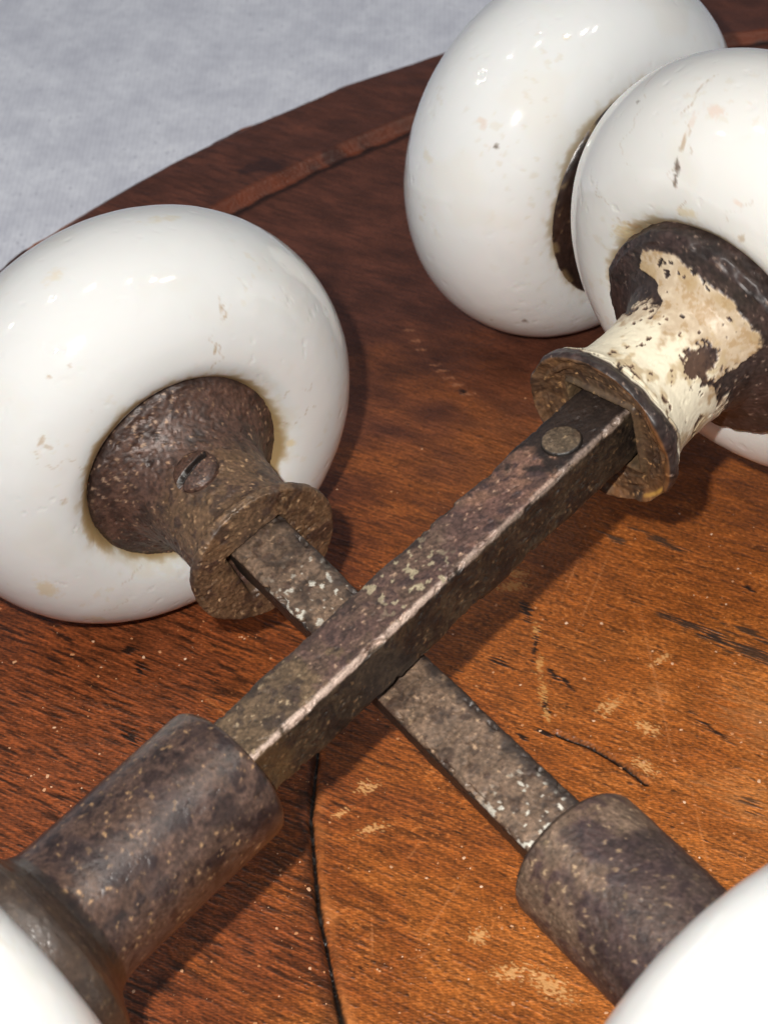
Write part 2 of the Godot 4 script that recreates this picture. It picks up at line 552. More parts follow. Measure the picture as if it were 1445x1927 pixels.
# marks: [r, s, phi, size along s, size round, strength, colour index]
func make_knob(seed_: float, white: Color, crud_r: float, crud: float, marks: Array, ds: float, nphi: int, ain: float, drop: float, lines: Array, R := 28.0, b := 12.96) -> ArrayMesh:
	var off := Vector3(seed_ * 37.0, seed_ * 11.0, -seed_ * 23.0)
	var tints: Array[Color] = [c8(150, 112, 70), c8(214, 190, 140), c8(70, 52, 40), c8(222, 186, 160)]
	var col := func(P: Vector3, r: float, s: float, f: float) -> Color:
		var c := white
		var a := na.get_noise_3dv(P * 0.55 + off)
		var n := nb.get_noise_3dv(P + off)
		c = c.lerp(white * c8(250, 246, 238), ss(0.15, 0.5, a) * 0.4)
		var faint := ss(0.34, 0.5, n) * ss(-0.1, 0.35, nd.get_noise_3dv(P * 2.0 + off))
		c = c.lerp(c8(212, 196, 166), faint * 0.22)
		if s > 0.0 and r < crud_r + 3.0:
			var cr := crud_r + (0.3 + crud * 0.75) * maxf(0.0, cos(f - 2.3)) + a * 1.2
			var ring := 1.0 - ss(cr - 0.4, cr + 0.9 + n * 1.2, r)
			c = c.lerp(c8(146, 120, 82), ring * crud)
			c = c.lerp(c8(196, 172, 126), (1.0 - ss(crud_r, crud_r + 2.2 + n * 3.0, r)) * 0.22 * crud)
		for m: Array in marks:
			var q := Vector3(m[0] * cos(m[2]), m[0] * sin(m[2]), m[1])
			var d := P - q
			if d.length_squared() > 60.0: continue
			var tang := Vector3(-sin(f), cos(f), 0)
			var across := d.dot(tang)
			var along := (d - tang * across).length()
			var w := Vector2(along / m[3], across / m[4]).length() + n * 0.9 + nc.get_noise_3dv(P + off) * 0.5
			c = c.lerp(tints[m[6]], 0.75 * m[5] * (1.0 - ss(0.4, 1.25, w)))
		for m: Array in lines:
			# fine crazing: a wandering radial line at one phi between two radii
			if r < m[1] or r > m[2] or s < -2.0: continue
			var dd := absf(wrapf(f - m[0] - 0.05 * sin(r * 1.1 + m[0] * 9.0) - 0.02 * sin(r * 3.7), -PI, PI)) * r
			var w := 0.6 * (1.0 - ss(0.03, 0.22, dd)) * ss(-0.1, 0.3, nb.get_noise_3dv(P * 0.9 - off))
			c = c.lerp(c8(150, 118, 84), w * m[3])
		return c
	var disp := func(P: Vector3, _r: float, _s: float, _f: float) -> float:
		return na.get_noise_3dv(P * 0.9 + off) * 0.05 + nb.get_noise_3dv(P * 0.55 + off) * 0.018 - 0.05 * ss(0.45, 0.6, nb.get_noise_3dv(P * 0.8 - off))
	return lathe(knob_profile(R, b, ain, drop), ds, nphi, 0.0, disp, col)

# ------------------------------------------------------------------ iron
# pal: [main, second, dark, light flecks, amount of dark, amount of flecks]
func iron(P: Vector3, pal: Array, off: Vector3) -> Color:
	var a := na.get_noise_3dv(P * 1.3 + off)
	var b := nb.get_noise_3dv(P + off)
	var c := nc.get_noise_3dv(P + off)
	var d := nc.get_noise_3dv(P * 0.55 - off)
	var col: Color = pal[0]
	col = col.lerp(pal[1], ss(-0.25, 0.3, a + b * 0.4))
	col = col.lerp(pal[2], ss(0.32 - pal[4] * 0.5, 0.55 - pal[4] * 0.35, b + a * 0.35 + c * 0.15) * 0.85)
	col = col.lerp(pal[3], ss(0.62 - pal[5] * 0.5, 0.78 - pal[5] * 0.5, d * 0.9 + c * 0.35 - b * 0.3) * 0.8)
	col = col.lerp(pal[2], ss(0.08, 0.36, na.get_noise_3dv(P * 2.4 - off) + b * 0.25) * 0.6)
	col = col.lerp(pal[3], ss(0.44, 0.54, nb.get_noise_3dv(P * 1.7 + off * 2.0) + c * 0.12) * 0.75)
	var k := 1.12 * (1.0 + c * 0.3 + b * 0.3 + a * 0.16)
	return Color(col.r * k, col.g * k * 0.95, col.b * k * 0.93)

# fine pitting and scale, 12 mm to the tile, laid over the painted-on patches of rust
var grain_tex: ImageTexture
func grain(m: StandardMaterial3D) -> StandardMaterial3D:
	if grain_tex == null:
		var f := FastNoiseLite.new()
		f.seed = 301
		f.frequency = 0.045
		f.fractal_octaves = 4
		var a := f.get_seamless_image(512, 512, false, false, 0.1, true).get_data()
		f.seed = 302
		f.frequency = 0.09
		f.fractal_octaves = 2
		var b := f.get_seamless_image(512, 512, false, false, 0.1, true).get_data()
		f.seed = 303
		f.frequency = 0.06
		var c := f.get_seamless_image(512, 512, false, false, 0.1, true).get_data()
		var d := PackedByteArray()
		d.resize(512 * 512)
		for i in 512 * 512:
			var v := 218.0 + (a[i] - 128) * 0.26
			v *= 1.0 - 0.55 * clampf((b[i] - 184) / 26.0, 0.0, 1.0)
			v += 45.0 * clampf((c[i] - 196) / 20.0, 0.0, 1.0)
			d[i] = int(clampf(v, 20.0, 255.0))
		grain_tex = ImageTexture.create_from_image(Image.create_from_data(512, 512, false, Image.FORMAT_L8, d))
	m.albedo_texture = grain_tex
	m.albedo_color = Color(1, 1, 1)
	m.heightmap_enabled = true
	m.heightmap_texture = grain_tex
	m.heightmap_scale = 0.006
	m.uv1_triplanar = true
	m.uv1_scale = Vector3.ONE * 83.0
	return m

func iron_disp(P: Vector3, off: Vector3, amp: float) -> float:
	var b := nb.get_noise_3dv(P + off)
	var c := nc.get_noise_3dv(P + off)
	return amp * (b * 0.9 + c * 0.55 - 1.4 * ss(0.3, 0.6, nb.get_noise_3dv(P * 1.6 - off)))

func pair_root(called: String, mid: Vector3) -> Node3D:
	var root := Node3D.new()
	root.name = called
	root.position = Vector3(mid.x, 0.0, mid.z) * MM
	add_child(root, true)
	return root

func place(root: Node3D, fr: Basis, o: Vector3) -> Transform3D:
	return Transform3D(fr, o * MM - root.position)

func flip(fr: Basis) -> Basis:
	return Basis(-fr.x, fr.y, -fr.z)

var iron_m: StandardMaterial3D
var worn_m: StandardMaterial3D
var far_knob: ArrayMesh

func hole(r_out: float, s: float, half: float, depth: float) -> Array:
	return [V(r_out, s), V(half + 2.2, s + 0.05), V(half + 0.25, s, 1.0), V(half, s - 0.5, 1.0), V(half, s - depth, 1.0), V(0.0, s - depth, 1.0)]

func spindle_mesh(half: float, s0: float, s1: float, roll: float, pal: Array, off: Vector3, edges: Callable) -> ArrayMesh:
	var prof := [V(0, s0, 1), V(half - 0.5, s0, 1), V(half, s0 + 0.5, 1), V(half, s1 - 0.5, 1), V(half - 0.5, s1, 1), V(0, s1, 1)]
	var col := func(P: Vector3, _r: float, s: float, f: float) -> Color:
		return edges.call(iron(P, pal, off), P, s, wrapf(f - roll, -PI, PI))
	var disp := func(P: Vector3, _r: float, s: float, f: float) -> float:
		var w := absf(absf(wrapf((f - roll) * 4.0 / TAU, -0.5, 0.5)) - 0.5)      # 0 at the corners
		var nick := (1.0 - ss(0.0, 0.09, w)) * (0.10 + 0.75 * ss(0.12, 0.5, nb.get_noise_3dv(P * 0.7 + off)))
		return iron_disp(P, off, 0.085) + na.get_noise_3dv(Vector3(0, 0, s) + off) * 0.2 - nick
	return lathe(prof, 0.2, 300, roll, disp, col)

func build_pair_a() -> void:
	porcelain = mat(0.08, 0.0, 0.6)
	porcelain.subsurf_scatter_enabled = true
	porcelain.subsurf_scatter_strength = 0.1
	iron_m = grain(mat(0.48, 0.15, 0.6))
	worn_m = grain(mat(0.3, 0.15, 0.8))
	worn_m.heightmap_scale = 0.003
	var fr := frame(axis(0.602))
	var o := Vector3(-30.588, 28.0, 12.14)
	var L := 121.813
	var root := pair_root("door_knob_pair", o + fr.z * L * 0.5)
	tag(root, "white porcelain door knob pair with rusty brown screwed shank, its spindle passing underneath the other", "door knob pair", "old porcelain door knob pairs")
	var marks := [[22.4, 11.1, 1.24, 1.6, 0.25, 0.5, 0], [21.6, 11.5, 1.22, 0.4, 0.5, 0.5, 0], [17.7, 12.9, 1.27, 0.8, 0.25, 0.6, 0], [22.2, 11.2, -2.69, 1.1, 2.4, 0.6, 1], [23.6, 10.0, -2.2, 0.9, 1.8, 0.45, 1], [14.6, 12.5, -0.15, 0.7, 0.7, 0.75, 1],
		[21.8, 11.5, 2.5, 0.3, 0.9, 0.5, 0], [20.8, 12.0, 2.52, 0.6, 0.4, 0.4, 0], [24.5, 9.3, 2.2, 0.25, 0.25, 0.5, 0], [24.0, 9.9, 2.1, 0.25, 0.3, 0.5, 0], [28.0, -0.3, 1.34, 0.8, 2.2, 0.35, 1], [27.9, 1.5, 1.9, 1.2, 1.2, 0.35, 1], [26.0, 7.0, 0.9, 0.4, 0.4, 0.5, 0], [17.0, 12.9, 2.9, 0.5, 0.6, 0.4, 0], [19.0, 12.6, 2.2, 0.3, 0.3, 0.5, 0]]
	var k1 := make_knob(1.0, c8(221, 222, 220), 13.5, 0.95, marks, 0.32, 560, 4.5, 4.5, [[0.1, 13, 20, 0.7], [0.35, 13, 19, 0.4], [2.6, 13, 22, 0.35], [1.26, 15, 23, 0.5], [-2.2, 14, 24, 0.3]], 28.518, 12.655)  # white toned down to offset the close flash
	var o1 := Vector3(-30.06, 28.518, 12.36)
	put("knob", k1, porcelain, root, place(root, frame(axis(0.5426)), o1))
	var k4 := make_knob(4.0, c8(224, 225, 223), 12.0, 0.6, [[25.0, 8.0, 0.6, 0.6, 1.2, 0.4, 1], [27.5, -3.0, 2.2, 0.8, 1.0, 0.4, 1], [26.0, -8.0, 1.2, 0.5, 0.7, 0.5, 0], [24.0, -10.0, 3.6, 0.7, 0.6, 0.5, 1], [27.8, 2.0, 4.4, 0.5, 1.4, 0.4, 1]], 0.7, 260, 4.5, 5.5, [])
	far_knob = k4
	put("knob", k4, porcelain, root, place(root, flip(fr), o + fr.z * L))
	# shank with the flange and the slotted screw
	var off := Vector3(3, 50, 17)
	var p_red := [c8(100, 78, 68), c8(86, 67, 58), c8(52, 42, 38), c8(176, 150, 120), 0.12, 0.12]
	var p_tan := [c8(122, 100, 76), c8(104, 85, 66), c8(60, 48, 42), c8(186, 160, 124), 0.02, 0.06]
	var col := func(P: Vector3, r: float, s: float, f: float) -> Color:
		var up := nb.get_noise_3dv(P * 0.8 + off) * 0.5
		var low := ss(16.0, 21.0, s + up * 4.0) * ss(-0.2, 0.5, sin(f - 0.3) + up)
		low = maxf(low, ss(27.8, 28.8, s))
		var c := iron(P, p_red, off).lerp(iron(P, p_tan, off), low)
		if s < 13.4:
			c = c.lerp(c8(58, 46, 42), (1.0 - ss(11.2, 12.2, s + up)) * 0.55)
			c = c.lerp(c8(206, 172, 142), ss(0.36, 0.46, nc.get_noise_3dv(P * 0.62 + off)) * ss(1.2, 1.8, f) * (1.0 - ss(2.8, 3.3, f)) * 0.8)
		if s > 28.0 and s < 30.0 and r > 9.2: c = c.lerp(c8(150, 140, 132), ss(0.1, 0.4, up) * 0.5)
		return c
	var disp := func(P: Vector3, r: float, s: float, f: float) -> float:
		return iron_disp(P, off, 0.13) + (0.3 * na.get_noise_3dv(P * 2.0 - off) if s < 11.6 and r > 12.0 else 0.0) + (sin(f * 2.0 + 0.6) * 0.12 + na.get_noise_3dv(P * 1.4) * 0.2 if s > 27.5 and s < 29.8 and r > 8.0 else 0.0)
	var prof := [V(0, 9.3), V(12.6, 9.3), V(13.1, 9.7), V(13.15, 11.0), V(12.6, 11.65), V(11, 12.6), V(9.4, 14), V(8.3, 16), V(7.75, 18.5), V(7.5, 23), V(7.5, 26), V(7.8, 27.3), V(8.8, 28.1), V(9.5, 28.6), V(9.62, 29.3)] + hole(9.35, 30.0, 4.02, 3.0)
	var fr1 := frame(axis(0.5655, -0.0117))
	var os := Vector3(-30.071, 28.099, 11.733)
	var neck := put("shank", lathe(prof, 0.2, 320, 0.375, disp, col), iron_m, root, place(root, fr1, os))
	tag(neck, "rust brown shank with a slotted screw and a round end flange")
	# slotted screw head on the neck, darker in the slot
	var sf := 1.95
	var out := (fr1.x * cos(sf) + fr1.y * sin(sf)).normalized()
	var along := fr1.z
	var sb := Basis(out.cross(along).normalized(), Vector3.ZERO, out)
	sb.y = sb.z.cross(sb.x)
	sb = sb * Basis(Vector3(0, 0, 1), 0.22)
	var s_off := Vector3(9, 4, 2)
	var scol := func(P: Vector3, r: float, s: float, _f: float) -> Color:
		var c := iron(P * 1.4, p_red, s_off)
		if absf(P.y) < 0.5 and r < 2.7: c = c.lerp(c8(34, 28, 25), 0.85)
		if P.y > 0.35 and P.y < 0.62 and P.x < 0.5: c = c.lerp(c8(176, 176, 174), 0.8 * ss(-0.3, 0.2, nb.get_noise_3dv(P * 2.0)))  # bright slot edge: a highlight put into the colour
		return c
	var sdisp := func(P: Vector3, r: float, s: float, _f: float) -> float:
		var d := iron_disp(P * 1.5, s_off, 0.06)
		if s > 0.0: d -= 0.75 * (1.0 - ss(0.3, 0.48, absf(P.y)))
		return d
	var sprof := [V(0, -1.2), V(2.7, -1.2), V(2.85, 0.0), V(2.8, 0.5), V(2.4, 0.95), V(1.6, 1.2), V(0.8, 1.32), V(0, 1.36)]
	put("screw", lathe(sprof, 0.09, 130, 0.0, sdisp, scol), iron_m, neck, neck.transform.affine_inverse() * place(root, sb, os + fr1.z * 19.6 + out * 7.4))
	# plain shank at the near end
	var off4 := Vector3(40, 8, 91)
	var p4 := [c8(134, 117, 100), c8(112, 96, 82), c8(70, 58, 56), c8(196, 176, 142), 0.1, 0.1]
	var p4d := [c8(84, 72, 68), c8(74, 62, 62), c8(48, 40, 42), c8(150, 132, 104), 0.15, 0.16]
	var col4 := func(P: Vector3, r: float, s: float, f: float) -> Color:
		var w := ss(92.0, 96.0, s + na.get_noise_3dv(P * 1.2 + off4) * 9.0 - 3.0 * sin(f - 2.6))
		var c := iron(P, p4, off4).lerp(iron(P, p4d, off4), w * 0.85)
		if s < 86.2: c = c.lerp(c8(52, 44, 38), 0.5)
		return c
	var d4 := func(P: Vector3, _r: float, _s: float, _f: float) -> float:
		return iron_disp(P, off4, 0.075)
	var pr4 := [V(0, 89, 1), V(4.0, 89, 1), V(4.0, 86.0, 1), V(4.2, 85.5, 1), V(6.0, 85.5), V(7.2, 85.55), V(7.75, 86.1), V(7.85, 87.2), V(7.9, 104), V(8.6, 107.5), V(11.5, 109.6), V(13.1, 110.6), V(13.1, 112.3), V(0, 112.3)]
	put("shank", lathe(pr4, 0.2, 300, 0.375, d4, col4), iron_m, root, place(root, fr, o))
	var offs := Vector3(71, 12, 5)
	var edge := func(c: Color, P: Vector3, s: float, f: float) -> Color:
		# pale paint spots on the upper face, the flanks darkened
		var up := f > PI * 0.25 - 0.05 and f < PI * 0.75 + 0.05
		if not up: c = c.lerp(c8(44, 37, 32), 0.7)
		var sp := nc.get_noise_3dv(P * 0.5 + offs)
		var band := maxf(ss(34, 40, s) * (1.0 - ss(44, 48, s)), ss(74, 79, s) * (1.0 - ss(84, 86, s)))
		var rim := 1.0 - ss(0.0, 0.35, absf(f - PI * 0.75))
		if up: c = c.lerp(c8(250, 246, 230), ss(0.34 - 0.2 * rim, 0.42 - 0.2 * rim, sp + nb.get_noise_3dv(P * 0.9) * 0.3) * band * 0.95)
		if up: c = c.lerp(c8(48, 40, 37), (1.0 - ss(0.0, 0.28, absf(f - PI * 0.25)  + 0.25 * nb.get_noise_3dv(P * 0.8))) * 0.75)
		if s < 44.0: c = c.lerp(c8(66, 54, 44), ss(0.05, 0.4, nb.get_noise_3dv(P * 1.1 - offs)) * 0.55)
		return c
	var ps := [c8(132, 114, 96), c8(110, 95, 80), c8(66, 54, 46), c8(172, 150, 122), 0.06, 0.08]
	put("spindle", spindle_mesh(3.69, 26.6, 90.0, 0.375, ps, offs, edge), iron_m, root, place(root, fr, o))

func build_pair_b() -> void:
	var a := axis(-0.784, -0.143)
	var fr := frame(a)
	var o := Vector3(48.472, 46.294, 9.194)
	var L := 136.257
	var root := pair_root("door_knob_pair", o + fr.z * L * 0.5)
	tag(root, "white porcelain door knob pair lying across on top, one shank covered in chipped cream paint", "door knob pair", "old porcelain door knob pairs")
	var marks := [[23.9, 9.9, 1.815, 1.2, 0.3, 0.55, 0], [22.0, 11.3, 1.825, 1.3, 0.45, 0.85, 2], [20.4, 12.1, 1.83, 0.9, 0.35, 0.85, 2], [25.5, 8.2, 1.81, 1.6, 0.5, 0.35, 3], [26.4, 6.5, 1.72, 0.9, 1.4, 0.5, 3], [15.3, 12.8, 2.55, 1.4, 2.0, 0.85, 1], [14.8, 12.9, 2.4, 1.0, 1.6, 0.6, 0], [17.0, 12.8, 1.3, 0.7, 0.5, 0.5, 0], [16.6, 12.9, 1.75, 0.7, 1.4, 0.6, 1], [20.8, 12.0, 1.41, 0.35, 0.9, 0.5, 3], [26.8, 5.5, 2.2, 0.3, 0.4, 0.5, 2]]
	var k2 := make_knob(2.0, c8(230, 229, 224), 14.4, 0.7, marks, 0.32, 560, 4.5, 5.5, [[1.82, 16, 27.9, 0.5], [1.4, 16, 22, 0.3], [2.5, 15, 22, 0.4], [2.2, 20, 28, 0.22]])
	put("knob", k2, porcelain, root, place(root, fr, o))
	put("knob", far_knob, porcelain, root, place(root, flip(fr), o + fr.z * L))
	# painted shank: cream paint over dark iron, the paint ends in a ragged finger on the base plate
	var off := Vector3(13, 71, 33)
	var p_dark := [c8(62, 52, 50), c8(52, 46, 44), c8(34, 30, 29), c8(116, 104, 94), 0.05, 0.08]
	var p_face := [c8(98, 78, 58), c8(82, 68, 54), c8(50, 42, 36), c8(160, 130, 90), 0.08, 0.06]
	var paint_at := func(P: Vector3, r: float, s: float, f: float) -> float:
		var a1 := na.get_noise_3dv(P * 1.5 + off)
		var n := nb.get_noise_3dv(P + off)
		var n2 := nc.get_noise_3dv(P + off)
		if (s > 31.6 and r > 9.5) or s > 33.0 or (s > 24.0 and r < 7.0): return 0.0
		var lim := paint_edge(r, f) + n * 0.8 + n2 * 0.2 + (0.8 * a1 if f < 1.5 else 0.0)
		var on := ss(-0.15, 0.15, lim - r)
		if s > 22.0: on = 1.0
		if r < 8.6 and s > 15.0 and s < 20.0 and f < 0.4: on *= ss(0.1, 0.5, n + f + 0.1)
		on *= 1.0 - ss(0.42, 0.47, n + n2 * 0.25 + a1 * 0.2)
		var w := Vector2((s - 22.5) / 3.2, wrapf(f - 0.68, -PI, PI) * 7.8 / 2.3).length() + n * 1.1 + n2 * 0.3
		return on * ss(0.62, 0.74, w)
	var col := func(P: Vector3, r: float, s: float, f: float) -> Color:
		var a1 := na.get_noise_3dv(P * 1.5 + off)
		var n := nb.get_noise_3dv(P + off)
		var n2 := nc.get_noise_3dv(P + off)
		if (s > 33.0 and r < 10.3) or (s > 32.35 and r < 9.4) or (s > 24.0 and r < 7.0):
			var c0 := iron(P, p_face, off)
			var rim := ss(8.2, 9.9, r + n * 0.8)
			c0 = c0.lerp(c8(136, 88, 52), rim * 0.6 * ss(-0.3, 0.4, a1 + 0.6 * cos(f)))
			c0 = c0.lerp(c8(214, 164, 80), 0.8 * ss(9.2, 9.5, r) * (1.0 - ss(9.6, 9.9, r)) * ss(-0.15, 0.1, a1 + n * 0.4) * ss(-0.3, 0.5, cos(f - 0.5)))
			return c0.lerp(c8(84, 72, 56), (1.0 - ss(4.6, 6.2, r + n)) * 0.6)
		var c := iron(P, p_dark, off)
		var on: float = paint_at.call(P, r, s, f)
		var cream := c8(236, 226, 200)
		var beige := c8(197, 177, 150)
		var white_w := ss(20.5, 23.5, s + n * 3.0 + a1 * 5.0)
		var pc := beige.lerp(cream, white_w)
		var lift := 1.0
		pc = pc.lerp(c8(220, 204, 178), ss(0.0, 0.4, n) * (1.0 - white_w) * 0.7)
		pc = pc.lerp(c8(172, 142, 104), ss(0.12, 0.4, -n + n2 * 0.4) * (1.0 - white_w) * 0.7)
		pc = pc.lerp(c8(176, 148, 106), ss(0.18, 0.42, a1 + n * 0.5) * 0.55)
		c = c.lerp(c8(100, 76, 60), 0.7 * ss(18.0, 22.0, s + n * 4.0) * (1.0 - ss(30.0, 31.5, s)) * ss(-0.5, 0.1, a1 + n2 * 0.6))
		c = c.lerp(Color(pc.r * lift, pc.g * lift, pc.b * lift), on)
		# bare black edge of the flange
		if s > 31.6 and r > 9.5: c = c.lerp(iron(P, p_dark, off), ss(9.9, 10.2, r + n * 0.3))
		if s < 14.7 and r > 13.0 and (f > 4.6 or f < 0.2): c = c.lerp(c8(120, 96, 70), 0.7)
		return c
	var disp := func(P: Vector3, r: float, s: float, f: float) -> float:
		var d := iron_disp(P, off, 0.05)
		if s > 31.0 and r > 8.4: d += 0.28 * sin(f * 3.0 + 1.0) + 0.5 * na.get_noise_3dv(P * 1.6 + off)
		if r > 13.4: d += 0.45 * na.get_noise_3dv(P * 2.0 + off)
		var on: float = paint_at.call(P, r, s, f)
		d += 0.2 * on
		return d
	var prof := [V(0, 11.4), V(13.8, 11.4), V(14.3, 11.8), V(14.3, 14.4), V(13.3, 15.15), V(11, 16), V(9.2, 17.2), V(8.2, 19), V(7.8, 22), V(7.7, 25), V(7.85, 27.8), V(8.5, 30.0), V(9.4, 31.4), V(10.2, 32.3), V(10.5, 33.1), V(10.4, 33.7)] + [V(10.1, 33.8), V(9.7, 33.5), V(9.0, 32.9), V(7.6, 32.5), V(5.3, 32.4, 1), V(5.1, 32.9, 1), V(4.75, 32.95, 1), V(4.55, 32.5, 1), V(4.5, 29.4, 1), V(0, 29.4, 1)]
	var paint_m := mat(0.45, 0.0, 0.5)
	var painted := put("shank", lathe(prof, 0.2, 340, 0.094, disp, col), paint_m, root, place(root, fr, o))
	tag(painted, "shank covered in chipped cream paint")
	# plain shank at the near end, rubbed smooth
	var off3 := Vector3(-22, 19, 60)
	var p3 := [c8(100, 83, 74), c8(88, 72, 62), c8(46, 38, 37), c8(190, 160, 116), 0.2, 0.16]
	var col3 := func(P: Vector3, _r: float, s: float, f: float) -> Color:
		var c := iron(P, p3, off3)
		c = c.lerp(c8(60, 50, 52), ss(0.0, 0.35, na.get_noise_3dv(P * 1.1 - off3)) * 0.45)
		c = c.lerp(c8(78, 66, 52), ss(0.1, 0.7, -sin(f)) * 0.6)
		if s > 116.0: c = c.lerp(c8(82, 70, 58), 0.6 * ss(116.0, 119.0, s)).lerp(c8(50, 42, 36), 0.7 * ss(115.0, 116.8, s) * (1.0 - ss(117.2, 118.6, s)))
		return c
	var d3 := func(P: Vector3, _r: float, _s: float, _f: float) -> float:
		return iron_disp(P, off3, 0.03)
	var pr3 := [V(0, 96.5, 1), V(4.0, 96.5, 1), V(4.0, 93.4, 1), V(4.2, 93.06, 1), V(6.2, 93.06), V(7.4, 93.1), V(7.95, 93.7), V(8.05, 94.8), V(8.1, 114.6), V(8.3, 116.0), V(8.9, 117.2), V(10.2, 118.2), V(11.8, 119.0), V(12.9, 119.8), V(13.2, 121.0), V(13.2, 123.4), V(0, 123.4)]
	put("shank", lathe(pr3, 0.2, 320, 0.094, d3, col3), worn_m, root, place(root, fr, o))
	# spindle with its rubbed edge
	var offs := Vector3(5, 33, 88)
	var ps := [c8(114, 96, 84), c8(98, 80, 74), c8(62, 52, 50), c8(190, 166, 140), 0.03, 0.05]
	var p_pink := [c8(146, 116, 98), c8(112, 88, 80), c8(64, 54, 54), c8(206, 176, 152), 0.08, 0.1]
	var p_olive := [c8(122, 106, 84), c8(100, 87, 70), c8(62, 54, 48), c8(188, 174, 142), 0.08, 0.08]
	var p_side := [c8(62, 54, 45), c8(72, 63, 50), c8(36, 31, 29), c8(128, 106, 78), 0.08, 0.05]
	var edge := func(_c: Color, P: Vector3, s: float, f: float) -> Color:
		var n := nb.get_noise_3dv(P * 0.8 + offs)
		var c := iron(P, ps, offs)
		c = c.lerp(iron(P, p_pink, offs), 1.0 - ss(50.0, 58.0, s + n * 9.0))
		c = c.lerp(iron(P, p_olive, offs), ss(78.0, 83.0, s + n * 10.0))
		# dirt round the filled screw hole
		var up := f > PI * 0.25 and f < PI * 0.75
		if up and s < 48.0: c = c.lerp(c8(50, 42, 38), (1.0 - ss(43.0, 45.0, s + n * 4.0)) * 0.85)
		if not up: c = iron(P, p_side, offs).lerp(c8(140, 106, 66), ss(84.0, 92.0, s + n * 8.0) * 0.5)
		# the rubbed upper edge, its highlight painted in as a pale line
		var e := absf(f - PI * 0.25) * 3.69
		var worn_highlight := (1.0 - ss(0.2, 0.42, e + n * 0.22)) * ss(-0.5, -0.15, nb.get_noise_3dv(Vector3(0, 0, s * 0.5) + offs) + nc.get_noise_3dv(P) * 0.25)
		c = c.lerp(c8(226, 198, 180), worn_highlight * lerpf(0.6, 1.0, ss(55.0, 70.0, s)))
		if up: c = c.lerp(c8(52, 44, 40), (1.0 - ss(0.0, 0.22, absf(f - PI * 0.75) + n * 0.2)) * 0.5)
		if up: c = c.lerp(c8(206, 190, 156), ss(0.26, 0.34, nc.get_noise_3dv(P * 0.45 - offs)) * ss(58, 62, s) * (1.0 - ss(68, 72, s)) * 0.95)
		return c
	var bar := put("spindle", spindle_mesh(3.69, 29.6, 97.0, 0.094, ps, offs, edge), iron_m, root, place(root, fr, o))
	# filled screw hole
	var up_n := (fr.x * cos(0.094 + PI / 2) + fr.y * sin(0.094 + PI / 2)).normalized()
	var side := (fr.x * cos(0.094) + fr.y * sin(0.094)).normalized()
	var pb := Basis(side, up_n.cross(side), up_n)
	var p_plug := [c8(122, 110, 92), c8(104, 94, 78), c8(76, 64, 52), c8(150, 134, 106), 0.04, 0.05]
	var pcol := func(P: Vector3, r: float, _s: float, _f: float) -> Color:
		var c := iron(P, p_plug, off3)
		return c.lerp(c8(30, 26, 24), ss(2.1, 2.3, r) * 0.85)
	var pd := func(P: Vector3, _r: float, _s: float, _f: float) -> float:
		return iron_disp(P, off3, 0.06)
	put("filled_screw_hole", lathe([V(0, -1), V(2.3, -1), V(2.38, 0.3), V(2.2, 0.55), V(1.2, 0.62), V(0, 0.6)], 0.12, 100, 0.0, pd, pcol), iron_m, bar, bar.transform.affine_inverse() * place(root, pb, o + fr.z * 40.1 + up_n * 3.62 + side * 0.5))

# how far out on the base plate the cream paint reaches at the angle f: a broad field with one rounded finger
func paint_edge(r: float, f: float) -> float:
	f = wrapf(f, -PI, PI)
	var lim := 7.95
	if f > 0.3 and f < 2.5:
		lim = lerpf(7.95, 10.9, ss(0.3, 0.45, f))
		lim += 1.9 * ss(1.4, 2.02, f)
		lim -= 2.2 * ss(2.2, 2.46, f)
		var left := 1.72 + 0.25 * ss(7.9, 8.8, r) + 0.46 * ss(8.6, 11.6, r)
		lim = lerpf(lim, 7.95, ss(left - 0.04, left + 0.04, f))
	return lim

